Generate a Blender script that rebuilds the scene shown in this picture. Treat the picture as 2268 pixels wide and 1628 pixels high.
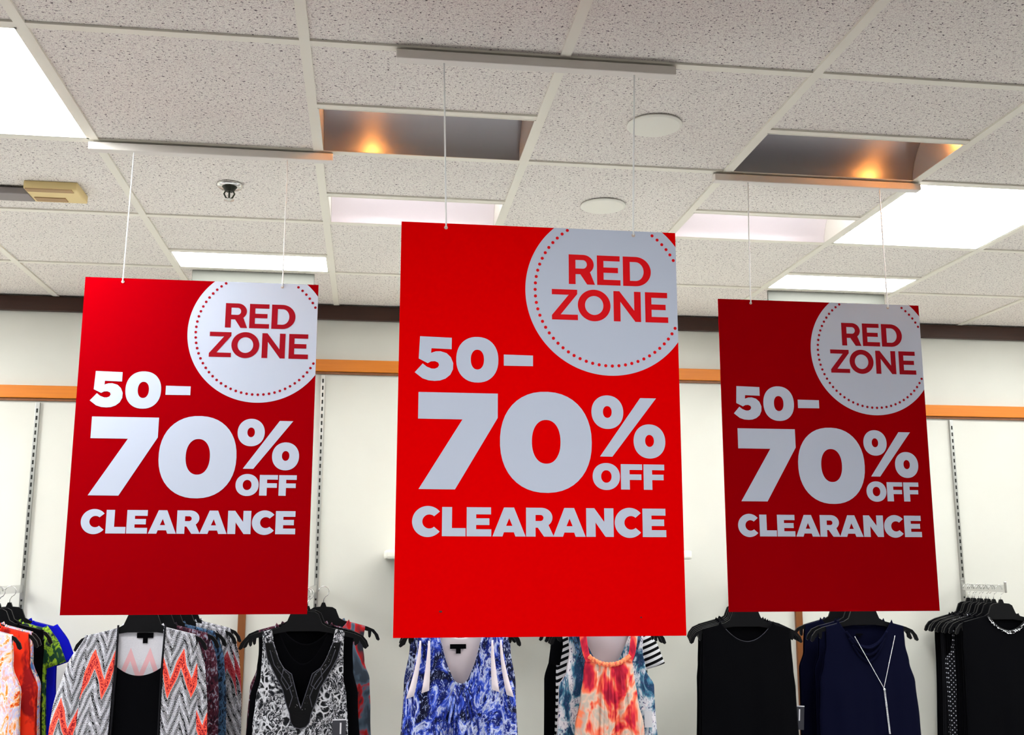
import bpy, bmesh, math, random
from mathutils import Vector, Matrix
from mathutils.geometry import tessellate_polygon
random.seed(7)
D = bpy.data
C = bpy.context.scene.collection
for o in list(D.objects): D.objects.remove(o)
sc = bpy.context.scene
# ------------------------------------------------------------ camera, world, exposure
CAMZ = 1.6
cam = D.cameras.new('camera'); camo = D.objects.new('camera', cam); C.objects.link(camo); sc.camera = camo
YAW, PITCH, ROLL = -0.1325, 0.1827, 0.0010
cam.sensor_width = 36; cam.lens = 36 * 2356.6 / 2268; cam.clip_start = .05; cam.clip_end = 100
fw = Vector((-math.sin(YAW)*math.cos(PITCH), math.cos(YAW)*math.cos(PITCH), math.sin(PITCH)))
rt = Vector((math.cos(YAW), math.sin(YAW), 0)); up = rt.cross(fw)
r2 = rt*math.cos(ROLL) + up*math.sin(ROLL); u2 = -rt*math.sin(ROLL) + up*math.cos(ROLL)
m = Matrix((r2, u2, -fw)).transposed().to_4x4(); m.translation = (0, 0, CAMZ); camo.matrix_world = m
w = D.worlds.new('world'); sc.world = w; w.use_nodes = True
w.node_tree.nodes['Background'].inputs[0].default_value = (1, .98, .95, 1)
w.node_tree.nodes['Background'].inputs[1].default_value = .3
sc.view_settings.view_transform = 'Standard'; sc.view_settings.look = 'None'
sc.view_settings.exposure = 2.35; sc.view_settings.gamma = 1
try: sc.view_settings.use_curve_mapping = False
except Exception: pass
PANEL = 5.5        # radiance of the light panels
TUBE = 1.7        # radiance of the tubes in the lit wall washers
H = 1.1617 + CAMZ  # ceiling
YW = 4.82          # merchandise wall
ROWS = {i: 2.2835 + i*.6540 for i in range(-11, 5)}
ROWS.update({0: 2.2835, 1: 2.9412, 2: 3.5926, 3: 4.2461})
MIDS = {0: 2.6236, 1: 3.301, 2: 4.0034}
COLS = {i: -.7845 + i*.6096 for i in range(-9, 12)}
COLS.update({-1: -1.396, 0: -.7845, 1: -.1708, 2: .4271, 3: 1.0443, 4: 1.6496, 5: 2.2485})
XL, XR, YB = COLS[-7], COLS[10], ROWS[-10]

# ------------------------------------------------------------ node helper
class NB:
    def __init__(s, name, rough=.6, metal=0, spec=.3):
        s.m = D.materials.new(name); s.m.use_nodes = True; s.t = s.m.node_tree; s.n = s.t.nodes; s.l = s.t.links
        s.b = s.n['Principled BSDF']; s.b.inputs['Roughness'].default_value = rough
        s.b.inputs['Metallic'].default_value = metal; s.b.inputs['Specular IOR Level'].default_value = spec
        s._o = None
    def set(s, inp, v):
        if hasattr(v, 'is_output'): s.l.new(v, inp)
        else: inp.default_value = v
    def obj(s):
        if not s._o: s._o = s.n.new('ShaderNodeTexCoord').outputs['Object']
        return s._o
    def xyz(s, v=None):
        k = s.n.new('ShaderNodeSeparateXYZ'); s.l.new(v or s.obj(), k.inputs[0]); return k.outputs
    def math(s, op, a, b=0, c=None):
        k = s.n.new('ShaderNodeMath'); k.operation = op; s.set(k.inputs[0], a); s.set(k.inputs[1], b)
        if c is not None: s.set(k.inputs[2], c)
        return k.outputs[0]
    def map(s, scale=(1,1,1), rot=(0,0,0), loc=(0,0,0), v=None):
        k = s.n.new('ShaderNodeMapping'); s.l.new(v or s.obj(), k.inputs[0])
        k.inputs['Scale'].default_value = scale; k.inputs['Rotation'].default_value = rot; k.inputs['Location'].default_value = loc
        return k.outputs[0]
    def noise(s, scale, detail=2, rough=.5, v=None, dist=0, col=False):
        k = s.n.new('ShaderNodeTexNoise'); s.l.new(v or s.obj(), k.inputs['Vector'])
        k.inputs['Scale'].default_value = scale; k.inputs['Detail'].default_value = detail
        k.inputs['Roughness'].default_value = rough; k.inputs['Distortion'].default_value = dist
        return k.outputs['Color' if col else 0]
    def voro(s, scale, v=None, feat='F1', out='Distance', rnd=1):
        k = s.n.new('ShaderNodeTexVoronoi'); k.feature = feat; s.l.new(v or s.obj(), k.inputs['Vector'])
        k.inputs['Scale'].default_value = scale; k.inputs['Randomness'].default_value = rnd; return k.outputs[out]
    def ramp(s, f, stops, const=False):
        k = s.n.new('ShaderNodeValToRGB'); s.l.new(f, k.inputs[0]); e = k.color_ramp
        if const: e.interpolation = 'CONSTANT'
        while len(e.elements) < len(stops): e.elements.new(.5)
        for q, (p, c) in zip(e.elements, stops): q.position = p; q.color = (*c, 1) if len(c) == 3 else c
        return k.outputs[0]
    def mix(s, f, a, b):
        k = s.n.new('ShaderNodeMix'); k.data_type = 'RGBA'; s.set(k.inputs[0], f)
        for i, v in ((6, a), (7, b)): s.set(k.inputs[i], v if hasattr(v, 'is_output') else (*v, 1))
        return k.outputs[2]
    def color(s, v): s.set(s.b.inputs['Base Color'], v if hasattr(v, 'is_output') else (*v, 1)); return s
    def bump(s, h, st=.3, d=.002):
        k = s.n.new('ShaderNodeBump'); s.l.new(h, k.inputs['Height']); k.inputs['Strength'].default_value = st
        k.inputs['Distance'].default_value = d; s.l.new(k.outputs[0], s.b.inputs['Normal']); return s
    def emit(s, c, st): s.b.inputs['Emission Color'].default_value = (*c, 1); s.b.inputs['Emission Strength'].default_value = st; return s

def srgb(r, g, b): return tuple(((c/255+.055)/1.055)**2.4 if c > 10 else c/255/12.92 for c in (r, g, b))
def plain(name, c, rough=.6, metal=0, spec=.3): return NB(name, rough, metal, spec).color(c).m

# --- room materials
def m_tile():
    n = NB('acoustic_tile', .95, 0, .1)
    v = n.map((1, 1.25, 1))
    a = n.noise(125, 2, .6, v); b = n.noise(330, 2, .6, v); big = n.noise(7, 3)
    base = n.mix(n.math('MULTIPLY', big, .6), srgb(244, 240, 232), srgb(234, 229, 222))
    fine = n.ramp(b, [(.36, (0, 0, 0)), (.5, (1, 1, 1))])
    base = n.mix(fine, srgb(204, 190, 190), base)
    sp = n.ramp(a, [(.335, (1, 1, 1)), (.385, (0, 0, 0))])
    col = n.mix(sp, base, srgb(84, 74, 78))
    return n.color(col).bump(a, .5, .003).m
def m_wall():
    n = NB('wall_covering', .85, 0, .15)
    k = n.noise(3, 3); f = n.noise(260, 2)
    c = n.mix(k, srgb(214, 213, 205), srgb(206, 204, 196))
    return n.color(c).bump(f, .12, .001).m
def m_wood(name, a, b, rot=0):
    n = NB(name, .45, 0, .4)
    v = n.map((1.5, 20, 30) if not rot else (30, 20, 1.5))
    return n.color(n.mix(n.noise(3, 4, .6, v), a, b)).m
def m_floor():
    n = NB('vinyl_floor', .35, 0, .4); k = n.noise(30, 4)
    return n.color(n.mix(k, srgb(244, 244, 244), srgb(234, 234, 234))).m
TILE = m_tile(); WALL = m_wall(); FLOOR = m_floor()
TEE = plain('white_enamel', srgb(238, 234, 222), .5)
WOOD = m_wood('honey_oak', srgb(220, 128, 22), srgb(196, 106, 14))
WOODV = m_wood('brown_oak', srgb(140, 84, 40), srgb(112, 64, 30), 1)
DARKWOOD = m_wood('dark_crown', srgb(66, 34, 22), srgb(44, 22, 14))
CHROME = plain('chrome', (.75, .75, .74), .18, 1)
STEEL = plain('satin_steel', (.5, .5, .48), .35, 1)
DARK = plain('slot_black', (.02, .02, .018), .8)
BARM = plain('grey_enamel', srgb(226, 220, 214), .45)
WHITEP = plain('white_paint', srgb(240, 238, 228), .5)
LIT = NB('light_diffuser', .5).color((.9, .9, .9)).emit((.97, 1, .985), PANEL).m
TUBEM = NB('fluorescent_tube', .5).color((.9, .9, .9)).emit((1, .95, 1.0), TUBE).m
AMBER = NB('amber_lamp', .5).color((1, .6, .2)).emit((1, .36, .07), 52).m
PLASTIC = plain('black_plastic', (.003, .003, .004), .42, 0, .16)
RED = plain('sign_scarlet', (.84, .0, .001), .8, 0, 0); RED_DIM = plain('sign_scarlet_dim', (.36, .0, .003), .8, 0, 0)  # second red: darker copy, the side signs' dimmer light put into the colour
REDI = plain('scarlet_ink', (.80, .001, .006), .55, 0, .1); REDI_DIM = plain('scarlet_ink_dim', (.36, .001, .010), .55, 0, .1)  # second ink darkened the same way for the dimmer side signs
PALE = plain('sign_white', srgb(202, 210, 230), .6, 0, .05)
BACK = plain('card_back', srgb(206, 206, 204), .8); STRING = plain('white_cord', srgb(240, 240, 240), .5)

# ------------------------------------------------------------ object helpers
def link(name, me, mat, parent=None, smooth=False):
    o = D.objects.new(name, me); C.objects.link(o)
    for q in (mat if isinstance(mat, (list, tuple)) else [mat]): me.materials.append(q)
    if parent is not None: o.parent = parent
    if smooth:
        for p in me.polygons: p.use_smooth = True
    return o
def obj(name, bm, mat, parent=None, smooth=False):
    me = D.meshes.new(name); bmesh.ops.recalc_face_normals(bm, faces=bm.faces); bm.to_mesh(me); bm.free()
    return link(name, me, mat, parent, smooth)
def raw(name, bm, mat, parent=None, smooth=False):
    me = D.meshes.new(name); bm.to_mesh(me); bm.free(); return link(name, me, mat, parent, smooth)
def tag(o, label, cat, group=None):
    o['label'] = label; o['category'] = cat
    if group: o['group'] = group
    return o
def thing(name, label, cat, loc=(0, 0, 0), group=None, rz=0):
    o = D.objects.new(name, None); C.objects.link(o); o.location = loc; o.rotation_euler = (0, 0, rz); o.empty_display_size = .05
    return tag(o, label, cat, group)
def struct(o): o['kind'] = 'structure'; return o
def box(bm, x0, x1, y0, y1, z0, z1, bev=0, mi=0):
    r = bmesh.ops.create_cube(bm, size=1, matrix=Matrix.Translation(((x0+x1)/2, (y0+y1)/2, (z0+z1)/2)) @ Matrix.Diagonal((abs(x1-x0), abs(y1-y0), abs(z1-z0), 1)))
    fs = set(f for v in r['verts'] for f in v.link_faces)
    for f in fs: f.material_index = mi
    if bev:
        es = list(set(e for v in r['verts'] for e in v.link_edges))
        bmesh.ops.bevel(bm, geom=es, offset=bev, segments=2, affect='EDGES', profile=.6)
def tube(bm, pts, r, seg=8, cap=True, mi=0):
    pts = [Vector(p) for p in pts]; rings = []; n = len(pts)
    rs = r if isinstance(r, (list, tuple)) else [r]*n
    ref = None
    for i, p in enumerate(pts):
        d = (pts[min(i+1, n-1)] - pts[max(i-1, 0)]).normalized()
        if ref is None: ref = d.orthogonal().normalized()
        a = (ref - d*ref.dot(d)).normalized(); b = d.cross(a); ref = a
        rings.append([bm.verts.new(p + (a*math.cos(t)+b*math.sin(t))*rs[i]) for t in [2*math.pi*k/seg for k in range(seg)]])
    for i in range(n-1):
        for k in range(seg):
            f = bm.faces.new((rings[i][k], rings[i][(k+1) % seg], rings[i+1][(k+1) % seg], rings[i+1][k])); f.material_index = mi
    if cap:
        bm.faces.new(rings[0][::-1]); bm.faces.new(rings[-1])
def lathe(bm, prof, seg=40, center=(0, 0, 0)):
    cx, cy, cz = center; rings = []
    for r, z in prof:
        rings.append([bm.verts.new((cx+r*math.cos(2*math.pi*k/seg), cy+r*math.sin(2*math.pi*k/seg), cz+z)) for k in range(seg)])
    for a, b in zip(rings, rings[1:]):
        for k in range(seg): bm.faces.new((a[k], a[(k+1) % seg], b[(k+1) % seg], b[k]))
    bm.faces.new(rings[0]); bm.faces.new(rings[-1])
def poly(bm, loops, y=0.0, mi=0, thick=0.0):
    """flat shape in the XZ plane (first loop outline, the rest holes), facing -Y"""
    L = [[Vector((p[0], p[1], 0)) for p in lp] for lp in loops]
    tris = tessellate_polygon(L); flat = [p for lp in L for p in lp]
    def lay(yy):
        vs = [bm.verts.new((p.x, yy, p.y)) for p in flat]
        for t in tris:
            a, b, c = (vs[i] for i in t)
            try: f = bm.faces.new((a, b, c))
            except ValueError: continue
            f.material_index = mi; f.normal_update()
            if (f.normal.y > 0) == (yy <= y): f.normal_flip()
        return vs
    v0 = lay(y)
    if thick:
        v1 = lay(y+thick); k = 0
        for lp in L:
            n = len(lp)
            for i in range(n):
                f = bm.faces.new((v0[k+i], v0[k+(i+1) % n], v1[k+(i+1) % n], v1[k+i])); f.material_index = mi
            k += n

# ------------------------------------------------------------ room shell
def cells():
    for c in range(-7, 10):
        for r in range(-10, 4): yield c, r
OFFV = {(-6, 0): 'added fill panel light far left, level with the upper left corner light', (-1, -5): 'added fill panel light behind the camera, left of centre',  # off-view panels added to brighten the walls, ceiling and sign faces
        (1, -3): 'added fill panel light overhead, just in front of the centre red sign', (2, -5): 'added fill panel light behind the camera, straight back from the centre sign',
        (5, -4): 'added fill panel light behind the camera at the right', (-4, -4): 'added fill panel light behind the camera at the far left',
        (-4, 1): 'added fill panel light left of the view, two cells out from the wall', (-3, 2): 'added fill panel light just left of the view near the wall', (-5, 2): 'added fill panel light left of the view, farthest along the wall',
        (8, 0): 'added fill panel light right of the view, farthest from the wall',
        (9, 1): 'added fill panel light right of the view, two cells out from the wall'}
FULL = {(-1, 0), (4, 1)} | set(OFFV)
WASH = {(1, 0): 0, (3, 0): 0, (1, 1): 1, (3, 1): 1, (-3, 1): 1, (6, 1): 1}
SLIM = {(0, 2), (2, 2), (4, 2), (6, 2)}  # strips behind the centre sign and right of the view are added for brightness
def y1of(r): return ROWS[r+1] if r < 3 else YW
bm = bmesh.new(); RV = .006
for c, r in cells():
    x0, x1, y0, y1 = COLS[c], COLS[c+1], ROWS[r], y1of(r)
    if (c, r) in FULL: continue
    if (c, r) in WASH or (c, r) in SLIM: y1 = MIDS[r]
    box(bm, x0+.004, x1-.004, y0+.004, y1-.004, H+RV, H+RV+.018)
struct(obj('ceiling', bm, TILE))
bm = bmesh.new()
for c in range(-7, 11): box(bm, COLS[c]-.012, COLS[c]+.012, YB, YW, H, H+.03)
for r in range(-10, 4): box(bm, XL, XR, ROWS[r]-.0117, ROWS[r]+.0117, H+.0006, H+.03)
for c, r in list(WASH)+list(SLIM): box(bm, COLS[c], COLS[c+1], MIDS[r]-.0115, MIDS[r]+.0115, H+.0006, H+.03)
struct(obj('trim_1', bm, TEE))
bm = bmesh.new(); box(bm, XL, XR, YB, YW+.1, H+.2, H+.24); struct(obj('ceiling', bm, WHITEP))
DARKFLOOR = NB('bounce_floor_dark', .95, 0, .1); DARKFLOOR = DARKFLOOR.color(DARKFLOOR.mix(DARKFLOOR.noise(300, 2), srgb(96, 92, 94), srgb(74, 70, 74))).m  # unseen dark floor added so less light bounces up near the camera
AY0, AY1 = 2.6, 4.4  # pale unseen strip placed to bounce light onto the ceiling near the wall
for y0, y1, mt in ((YB, AY0, DARKFLOOR), (AY0, AY1, FLOOR), (AY1, YW+.1, DARKFLOOR)):
    bm = bmesh.new(); box(bm, XL, XR, y0, y1, -.05, 0); struct(obj('floor', bm, mt))
bm = bmesh.new(); box(bm, XL, XR, YW, YW+.1, 0, H+.2); struct(obj('wall_back', bm, WALL))
bm = bmesh.new(); box(bm, XL, XR, YB-.1, YB, 0, H+.2); struct(obj('wall_front', bm, WALL))
bm = bmesh.new(); box(bm, XL-.1, XL, YB, YW, 0, H+.2); struct(obj('wall_left', bm, WALL))
bm = bmesh.new(); box(bm, XR, XR+.1, YB, YW, 0, H+.2); struct(obj('wall_right', bm, WALL))
# dark crown strip, oak rails, oak uprights
bm = bmesh.new(); box(bm, XL, XR, YW-.03, YW, H-.066, H-.001, .004); struct(obj('trim_2', bm, DARKWOOD))
SX0, SX1 = -.53, 1.975
def rail(n, x0, x1, z):
    bm = bmesh.new(); box(bm, x0, x1, YW-.022, YW, z-.055, z, .003); struct(obj(n, bm, WOOD))
    bm = bmesh.new(); box(bm, x0, x1, YW-.012, YW, z-.066, z-.056); struct(obj(n, bm, WOODV))
rail('trim_3', XL, SX0, CAMZ+.763); rail('trim_4', SX0, SX1, CAMZ+.911); rail('trim_5', SX1, XR, CAMZ+.763)
for i, sx in enumerate((SX0, SX1)):
    bm = bmesh.new(); box(bm, sx-.016, sx+.016, YW-.018, YW, .1, CAMZ+.7, .002); struct(obj('trim_%d' % (6+i), bm, WOODV))
bm = bmesh.new(); box(bm, XL, XR, YW-.015, YW, 0, .1, .003); struct(obj('baseboard_back', bm, DARKWOOD))

# ------------------------------------------------------------ slotted standards
STDX = [(-1.438, .69, 'slotted metal standard at the left, behind the row of bright paisley tops'),
        (-.80, .69, 'slotted metal standard hidden behind the left red sign'),
        (-.22, .84, 'slotted metal standard running down along the right edge of the left red sign'),
        (.345, .84, 'slotted metal standard behind the left half of the centre red sign'),
        (.92, .84, 'slotted metal standard behind the right half of the centre red sign'),
        (2.795, .69, 'slotted metal standard at the right, above the black tops')]
for x, zt, lb in STDX:
    bm = bmesh.new(); box(bm, x-.009, x+.009, YW-.014, YW+.001, .3, CAMZ+zt, .001)
    root = obj('slotted_standard', bm, STEEL); tag(root, lb, 'shelf bracket', 'slotted wall standards')
    bm = bmesh.new(); z = .9
    while z < CAMZ+zt-.02:
        box(bm, x-.0035, x+.0035, YW-.0148, YW-.0138, z, z+.018); z += .032
    o = obj('slots', bm, DARK, root); o['kind'] = 'stuff'
# ------------------------------------------------------------ wall shelf
t = thing('wall_shelf', 'narrow white shelf on the wall behind the centre red sign', 'shelf', (.07, YW, CAMZ+.02))
bm = bmesh.new(); box(bm, 0, 1.27, -.46, -.001, 0, .036, .010); obj('board', bm, WHITEP, t)
for x in (.275, .85):
    bm = bmesh.new(); box(bm, x-.004, x+.004, -.30, -.015, -.05, -.001); obj('bracket', bm, STEEL, t)

# ------------------------------------------------------------ ceiling lights
def light(x0, x1, y0, y1, label, rimd=.012):
    cx, cy = (x0+x1)/2, (y0+y1)/2
    t = thing('ceiling_light', label, 'ceiling light', (cx, cy, H), 'white panel lights')
    a, b = (x1-x0)/2-.012, (y1-y0)/2-.012
    bm = bmesh.new()
    for s in (-1, 1):
        box(bm, s*a-.007*(s > 0), s*a+.007*(s < 0), -b, b, .001, .05)
        box(bm, -a, a, s*b-.007*(s > 0), s*b+.007*(s < 0), .001, .05)
    obj('frame', bm, TEE, t)
    bm = bmesh.new(); box(bm, -a+.007, a-.007, -b+.007, b-.007, .006, .012); obj('diffuser', bm, LIT, t)
    bm = bmesh.new(); box(bm, -a, a, -b, b, .051, .09); obj('housing', bm, TEE, t)
LN = {(-1, 0): 'large glowing white panel light at the upper left corner of the ceiling',
      (4, 1): 'large glowing white panel light in the ceiling at the right, above the right red sign',
      (0, 2): 'slim glowing light strip in the ceiling above the left red sign',
      (4, 2): 'slim glowing light strip in the ceiling above the right red sign'}
for c, r in sorted(FULL - SLIM):
    light(COLS[c], COLS[c+1], ROWS[r], y1of(r), LN.get((c, r)) or OFFV[(c, r)])
for c, r in sorted(SLIM):
    light(COLS[c], COLS[c+1], MIDS[r], ROWS[r+1], LN.get((c, r)) or ('added slim light strip hidden behind the centre red sign' if c == 2 else 'added slim light strip just right of the view'))
# wall washers: recessed box with a curved reflector
def m_refl(name, c, rough):
    n = NB(name, rough, .9, .5).color(c)
    k = n.n.new('ShaderNodeCombineXYZ'); k.inputs[1].default_value = 1; k.inputs[2].default_value = .5
    n.l.new(k.outputs[0], n.b.inputs['Tangent']); n.b.inputs['Anisotropic'].default_value = .9
    return n.m
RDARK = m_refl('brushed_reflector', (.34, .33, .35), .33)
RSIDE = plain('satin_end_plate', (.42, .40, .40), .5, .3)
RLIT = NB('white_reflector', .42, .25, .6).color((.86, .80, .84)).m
WN = {(1, 0): 'unlit grey wall washer with an amber streak, recessed above the centre red sign',
      (3, 0): 'unlit grey wall washer at the right, an orange flare at its right end',
      (1, 1): 'lit pinkish wall washer recessed just above the centre red sign',
      (3, 1): 'lit pinkish wall washer in the ceiling left of the large bright panel'}
def washer(c, r, lit):
    x0, x1, y0, y1 = COLS[c]+.012, COLS[c+1]-.012, MIDS[r]+.0115, ROWS[r+1]-.0117
    t = thing('wall_washer', WN.get((c, r)) or ('lit wall washer beyond the left edge of the view' if c < 0 else 'lit wall washer beyond the right edge of the view'), 'ceiling light', ((x0+x1)/2, y0, H), 'wall washer lights')
    a = (x1-x0)/2; b = y1-y0
    bm = bmesh.new(); box(bm, -a, -a+.004, 0, b, .0, .17); box(bm, a-.004, a, 0, b, .0, .17); box(bm, -a, a, 0, b, .166, .17)
    box(bm, -a, a, 0, .004, 0, .17); box(bm, -a, a, b-.004, b, 0, .17)
    obj('housing', bm, TEE, t)
    # curved reflector, from the far lower edge up towards the near top
    bm = bmesh.new(); n = 16; R = []
    for i in range(n+1):
        s = i/n; yy = b-.005-(b-.05)*(s**1.7); zz = .001+.15*math.sin(s*math.pi/2)
        R.append([bm.verts.new((x, yy, zz)) for x in (-a+.005, a-.005)])
    for p, q in zip(R, R[1:]): bm.faces.new((p[0], p[1], q[1], q[0]))
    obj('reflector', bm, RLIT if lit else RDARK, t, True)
    for s in (-1, 1):
        bm = bmesh.new(); vs = [bm.verts.new((s*(a-.0045), R[i][0].co.y if False else b-.005-(b-.05)*((i/n)**1.7), .001+.15*math.sin(i/n*math.pi/2))) for i in range(n+1)]
        vs.append(bm.verts.new((s*(a-.0045), .005, .15))); vs.append(bm.verts.new((s*(a-.0045), .005, .001)))
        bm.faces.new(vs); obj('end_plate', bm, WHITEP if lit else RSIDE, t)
    if lit:
        bm = bmesh.new(); tube(bm, [(-a+.03, .024, .036), (a-.03, .024, .036)], .011, 12); obj('tube_lamp', bm, TUBEM, t, True)
    else:
        bm = bmesh.new(); lx = -a+.14 if c == 1 else a-.02
        tube(bm, [(lx-.012, .022, .034), (lx+.012, .022, .034)], .008, 10); obj('halogen_lamp', bm, AMBER, t, True)
for (c, r), l in WASH.items(): washer(c, r, l)
# grey plates hanging behind the slim lights
for x0, x1, lb in ((-.727, -.244, 'grey baffle plate hanging behind the light strip over the left red sign'),
                   (1.679, 2.21, 'grey baffle plate hanging behind the light strip over the right red sign')):
    bm = bmesh.new(); box(bm, x0, x1, 4.262, 4.270, H-.10, H-.0005, .002)
    tag(obj('baffle_plate', bm, plain('baffle_grey', srgb(70, 70, 64), .6)), lb, 'baffle', 'grey baffle plates')
# ceiling discs
for (x, y, rr), lb in (((.737, 2.629, .074), 'round white ceiling cover, the larger and nearer of the two discs'),
                       ((.741, 3.29, .074), 'round white ceiling cover just above the centre red sign')):
    t = thing('ceiling_speaker', lb, 'ceiling disc', (x, y, H), 'round white ceiling discs')
    bm = bmesh.new(); lathe(bm, [(rr-.01, .006), (rr, .003), (rr, .000), (rr-.006, -.003), (0.02, -.004)], 56); obj('cover', bm, WHITEP, t, False)
    bm = bmesh.new(); lathe(bm, [(rr-.012, .0058), (rr-.012, .0065)], 40); obj('collar', bm, DARK, t)
# sprinkler
t = thing('fire_sprinkler', 'small chrome fire sprinkler head on the ceiling above the left red sign', 'sprinkler', (-.457, 3.258, H))
bm = bmesh.new(); lathe(bm, [(.040, .0055), (.042, .001), (.034, -.006), (.022, -.003)], 40); obj('escutcheon', bm, CHROME, t, True)
bm = bmesh.new(); lathe(bm, [(.024, -.0025), (.017, -.012), (.012, -.018)], 24); obj('body', bm, plain('dark_bronze', (.02, .022, .016), .4, .4), t)
bm = bmesh.new()
for s in (-1, 1): tube(bm, [(s*.011, 0, -.015), (s*.016, 0, -.026), (s*.010, 0, -.038), (0, 0, -.044)], .0026, 8)
tube(bm, [(0, 0, -.016), (0, 0, -.044)], .003, 8)
obj('yoke', bm, plain('bronze', (.05, .055, .04), .3, .8), t)
bm = bmesh.new(); lathe(bm, [(.015, -.044), (.016, -.046), (.006, -.047)], 20); obj('deflector', bm, CHROME, t)
# yellowed clip at the left edge of the ceiling
t = thing('ceiling_clip', 'yellowed plastic clip box holding a grey bar on the ceiling at the far left', 'clip', (-1.0, 3.37, H))
YEL = plain('yellowed_plastic', srgb(232, 208, 150), .5); TAN = plain('tan_plastic', srgb(176, 144, 104), .6)
bm = bmesh.new(); box(bm, -.085, .075, -.065, .065, -.020, .006, .004); obj('box', bm, YEL, t)
bm = bmesh.new(); box(bm, -.08, .06, -.066, -.040, -.023, -.019, .001); obj('slot', bm, TAN, t)
bm = bmesh.new(); box(bm, -.075, .02, .015, .05, -.023, -.019, .001); obj('slot', bm, TAN, t)
bm = bmesh.new(); box(bm, -.50, -.084, -.015, .060, -.022, -.001, .003); obj('bar', bm, plain('grey_bar', srgb(140, 132, 132), .5), t)

# ------------------------------------------------------------ glyphs (unit boxes, y up)
def arc(cx, cy, rx, ry, a0, a1, n=24, e=2.0):
    out = []
    for i in range(n+1):
        t = math.radians(a0+(a1-a0)*i/n); c, s = math.cos(t), math.sin(t)
        out.append((cx+rx*math.copysign(abs(c)**(2/e), c), cy+ry*math.copysign(abs(s)**(2/e), s)))
    return out
def ring(ix0, ix1, iy0, iy1, e=2.15):
    return [arc(.5, .5, .5, .5, 0, 352, 44, e), arc((ix0+ix1)/2, (iy0+iy1)/2, (ix1-ix0)/2, (iy1-iy0)/2, 0, 352, 44, e)]
G = {
 'Z': [[(0,1),(.98,1),(.98,.855),(.34,.175),(1,.175),(1,0),(0,0),(0,.145),(.65,.825),(0,.825)]],
 'Om': ring(.22, .78, .20, .80, 2.0),
 'N': [[(0,0),(0,1),(.22,1),(.755,.37),(.755,1),(1,1),(1,0),(.79,0),(.25,.65),(.25,0)]],
 'E': [[(0,0),(0,1),(.98,1),(.98,.82),(.28,.82),(.28,.6),(.9,.6),(.9,.42),(.28,.42),(.28,.185),(1,.185),(1,0)]],
 'D': [[(0,0),(0,1)]+arc(.45,.5,.55,.5,90,-90,28), [(.25,.18),(.25,.82)]+arc(.45,.5,.29,.32,90,-90,24)],
 'R': [[(0,0),(0,1)]+arc(.55,.67,.41,.33,90,-50,20)+[(1,0),(.70,0),(.44,.34),(.26,.34),(.26,0)], [(.26,.82),(.54,.82)]+arc(.54,.675,.155,.145,90,-90,14)[1:]+[(.26,.53)]],
 '0': ring(.345, .657, .285, .718, 2.2), 'OF': ring(.31, .69, .27, .73, 2.1), 'pa': ring(.36, .635, .33, .68, 2.1), 'pb': ring(.364, .64, .34, .69, 2.1),
 '-': [[(0,0),(0,1),(1,.98),(1,.02)]],
 '/': [[(0,0),(.72,1),(1,1),(.215,0)]],
 '7': [[(0,1),(1,1),(1,.745),(.47,0),(.02,0),(.555,.722),(0,.722)]],
 'F': [[(0,0),(0,1),(1,1),(1,.775),(.41,.775),(.41,.60),(.96,.60),(.96,.38),(.41,.38),(.41,0)]],
 'L': [[(0,0),(0,1),(.42,1),(.42,.28),(1,.28),(1,0)]],
 'Eh': [[(0,0),(0,1),(.985,1),(.985,.755),(.385,.755),(.385,.62),(.92,.62),(.92,.39),(.385,.39),(.385,.245),(1,.245),(1,0)]],
 'A': [[(0,0),(.345,1),(.65,1),(1,0),(.69,0),(.645,.145),(.345,.145),(.30,0)], [(.41,.365),(.60,.365),(.505,.63)]],
 'Rh': [[(0,0),(0,1)]+arc(.55,.66,.40,.34,90,-50,20)+[(1,0),(.64,0),(.42,.31),(.34,.31),(.34,0)], [(.34,.75),(.52,.75)]+arc(.52,.645,.105,.105,90,-90,10)[1:]+[(.34,.54)]],
 'Nh': [[(0,0),(0,1),(.30,1),(.66,.52),(.66,1),(1,1),(1,0),(.70,0),(.34,.50),(.34,0)]],
 'C': [arc(.545,.5,.545,.5,40,320,40)+arc(.60,.5,.245,.225,-48,-312,26)],
}
five = [(232,957),(468,962),(468,1047),(318,1044),(315,1078),(350,1066),(385,1064),(430,1077),(462,1106),(481,1150),(479,1195),(460,1235),(425,1264),(385,1279),(345,1283),(300,1280),(255,1266),(197,1223),(255,1157),(285,1180),(320,1193),(345,1193),(366,1184),(376,1166),(369,1148),(345,1138),(315,1141),(292,1154),(225,1122)]
G['5'] = [[((x-197)/285, (1283-y)/326) for x, y in five]]
T_PRICE = [('5',.0350,-.3585,.1190,-.2600),('0',.1250,-.3600,.2180,-.2580),('-',.2300,-.3210,.2950,-.2960),('7',.0440,-.5930,.2170,-.3835),('0',.2220,-.5985,.4250,-.3770),('pa',.4250,-.4570,.4970,-.3820),('/',.4430,-.5180,.5720,-.3865),('pb',.5190,-.5210,.5910,-.4450)]
T_OFF = [('OF',.4260,-.5910,.4870,-.5320),('F',.4890,-.5895,.5370,-.5340),('F',.5400,-.5895,.5870,-.5340)]
T_CLR = [('C',.0350,-.6940,.0960,-.6285),('L',.0985,-.6920,.1490,-.6305),('Eh',.1510,-.6920,.2040,-.6305),('A',.2065,-.6920,.2780,-.6305),('Rh',.2790,-.6920,.3395,-.6305),('A',.3380,-.6920,.4090,-.6305),('Nh',.4105,-.6920,.4710,-.6305),('C',.4735,-.6940,.5340,-.6290),('Eh',.5355,-.6920,.5880,-.6305)]
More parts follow.
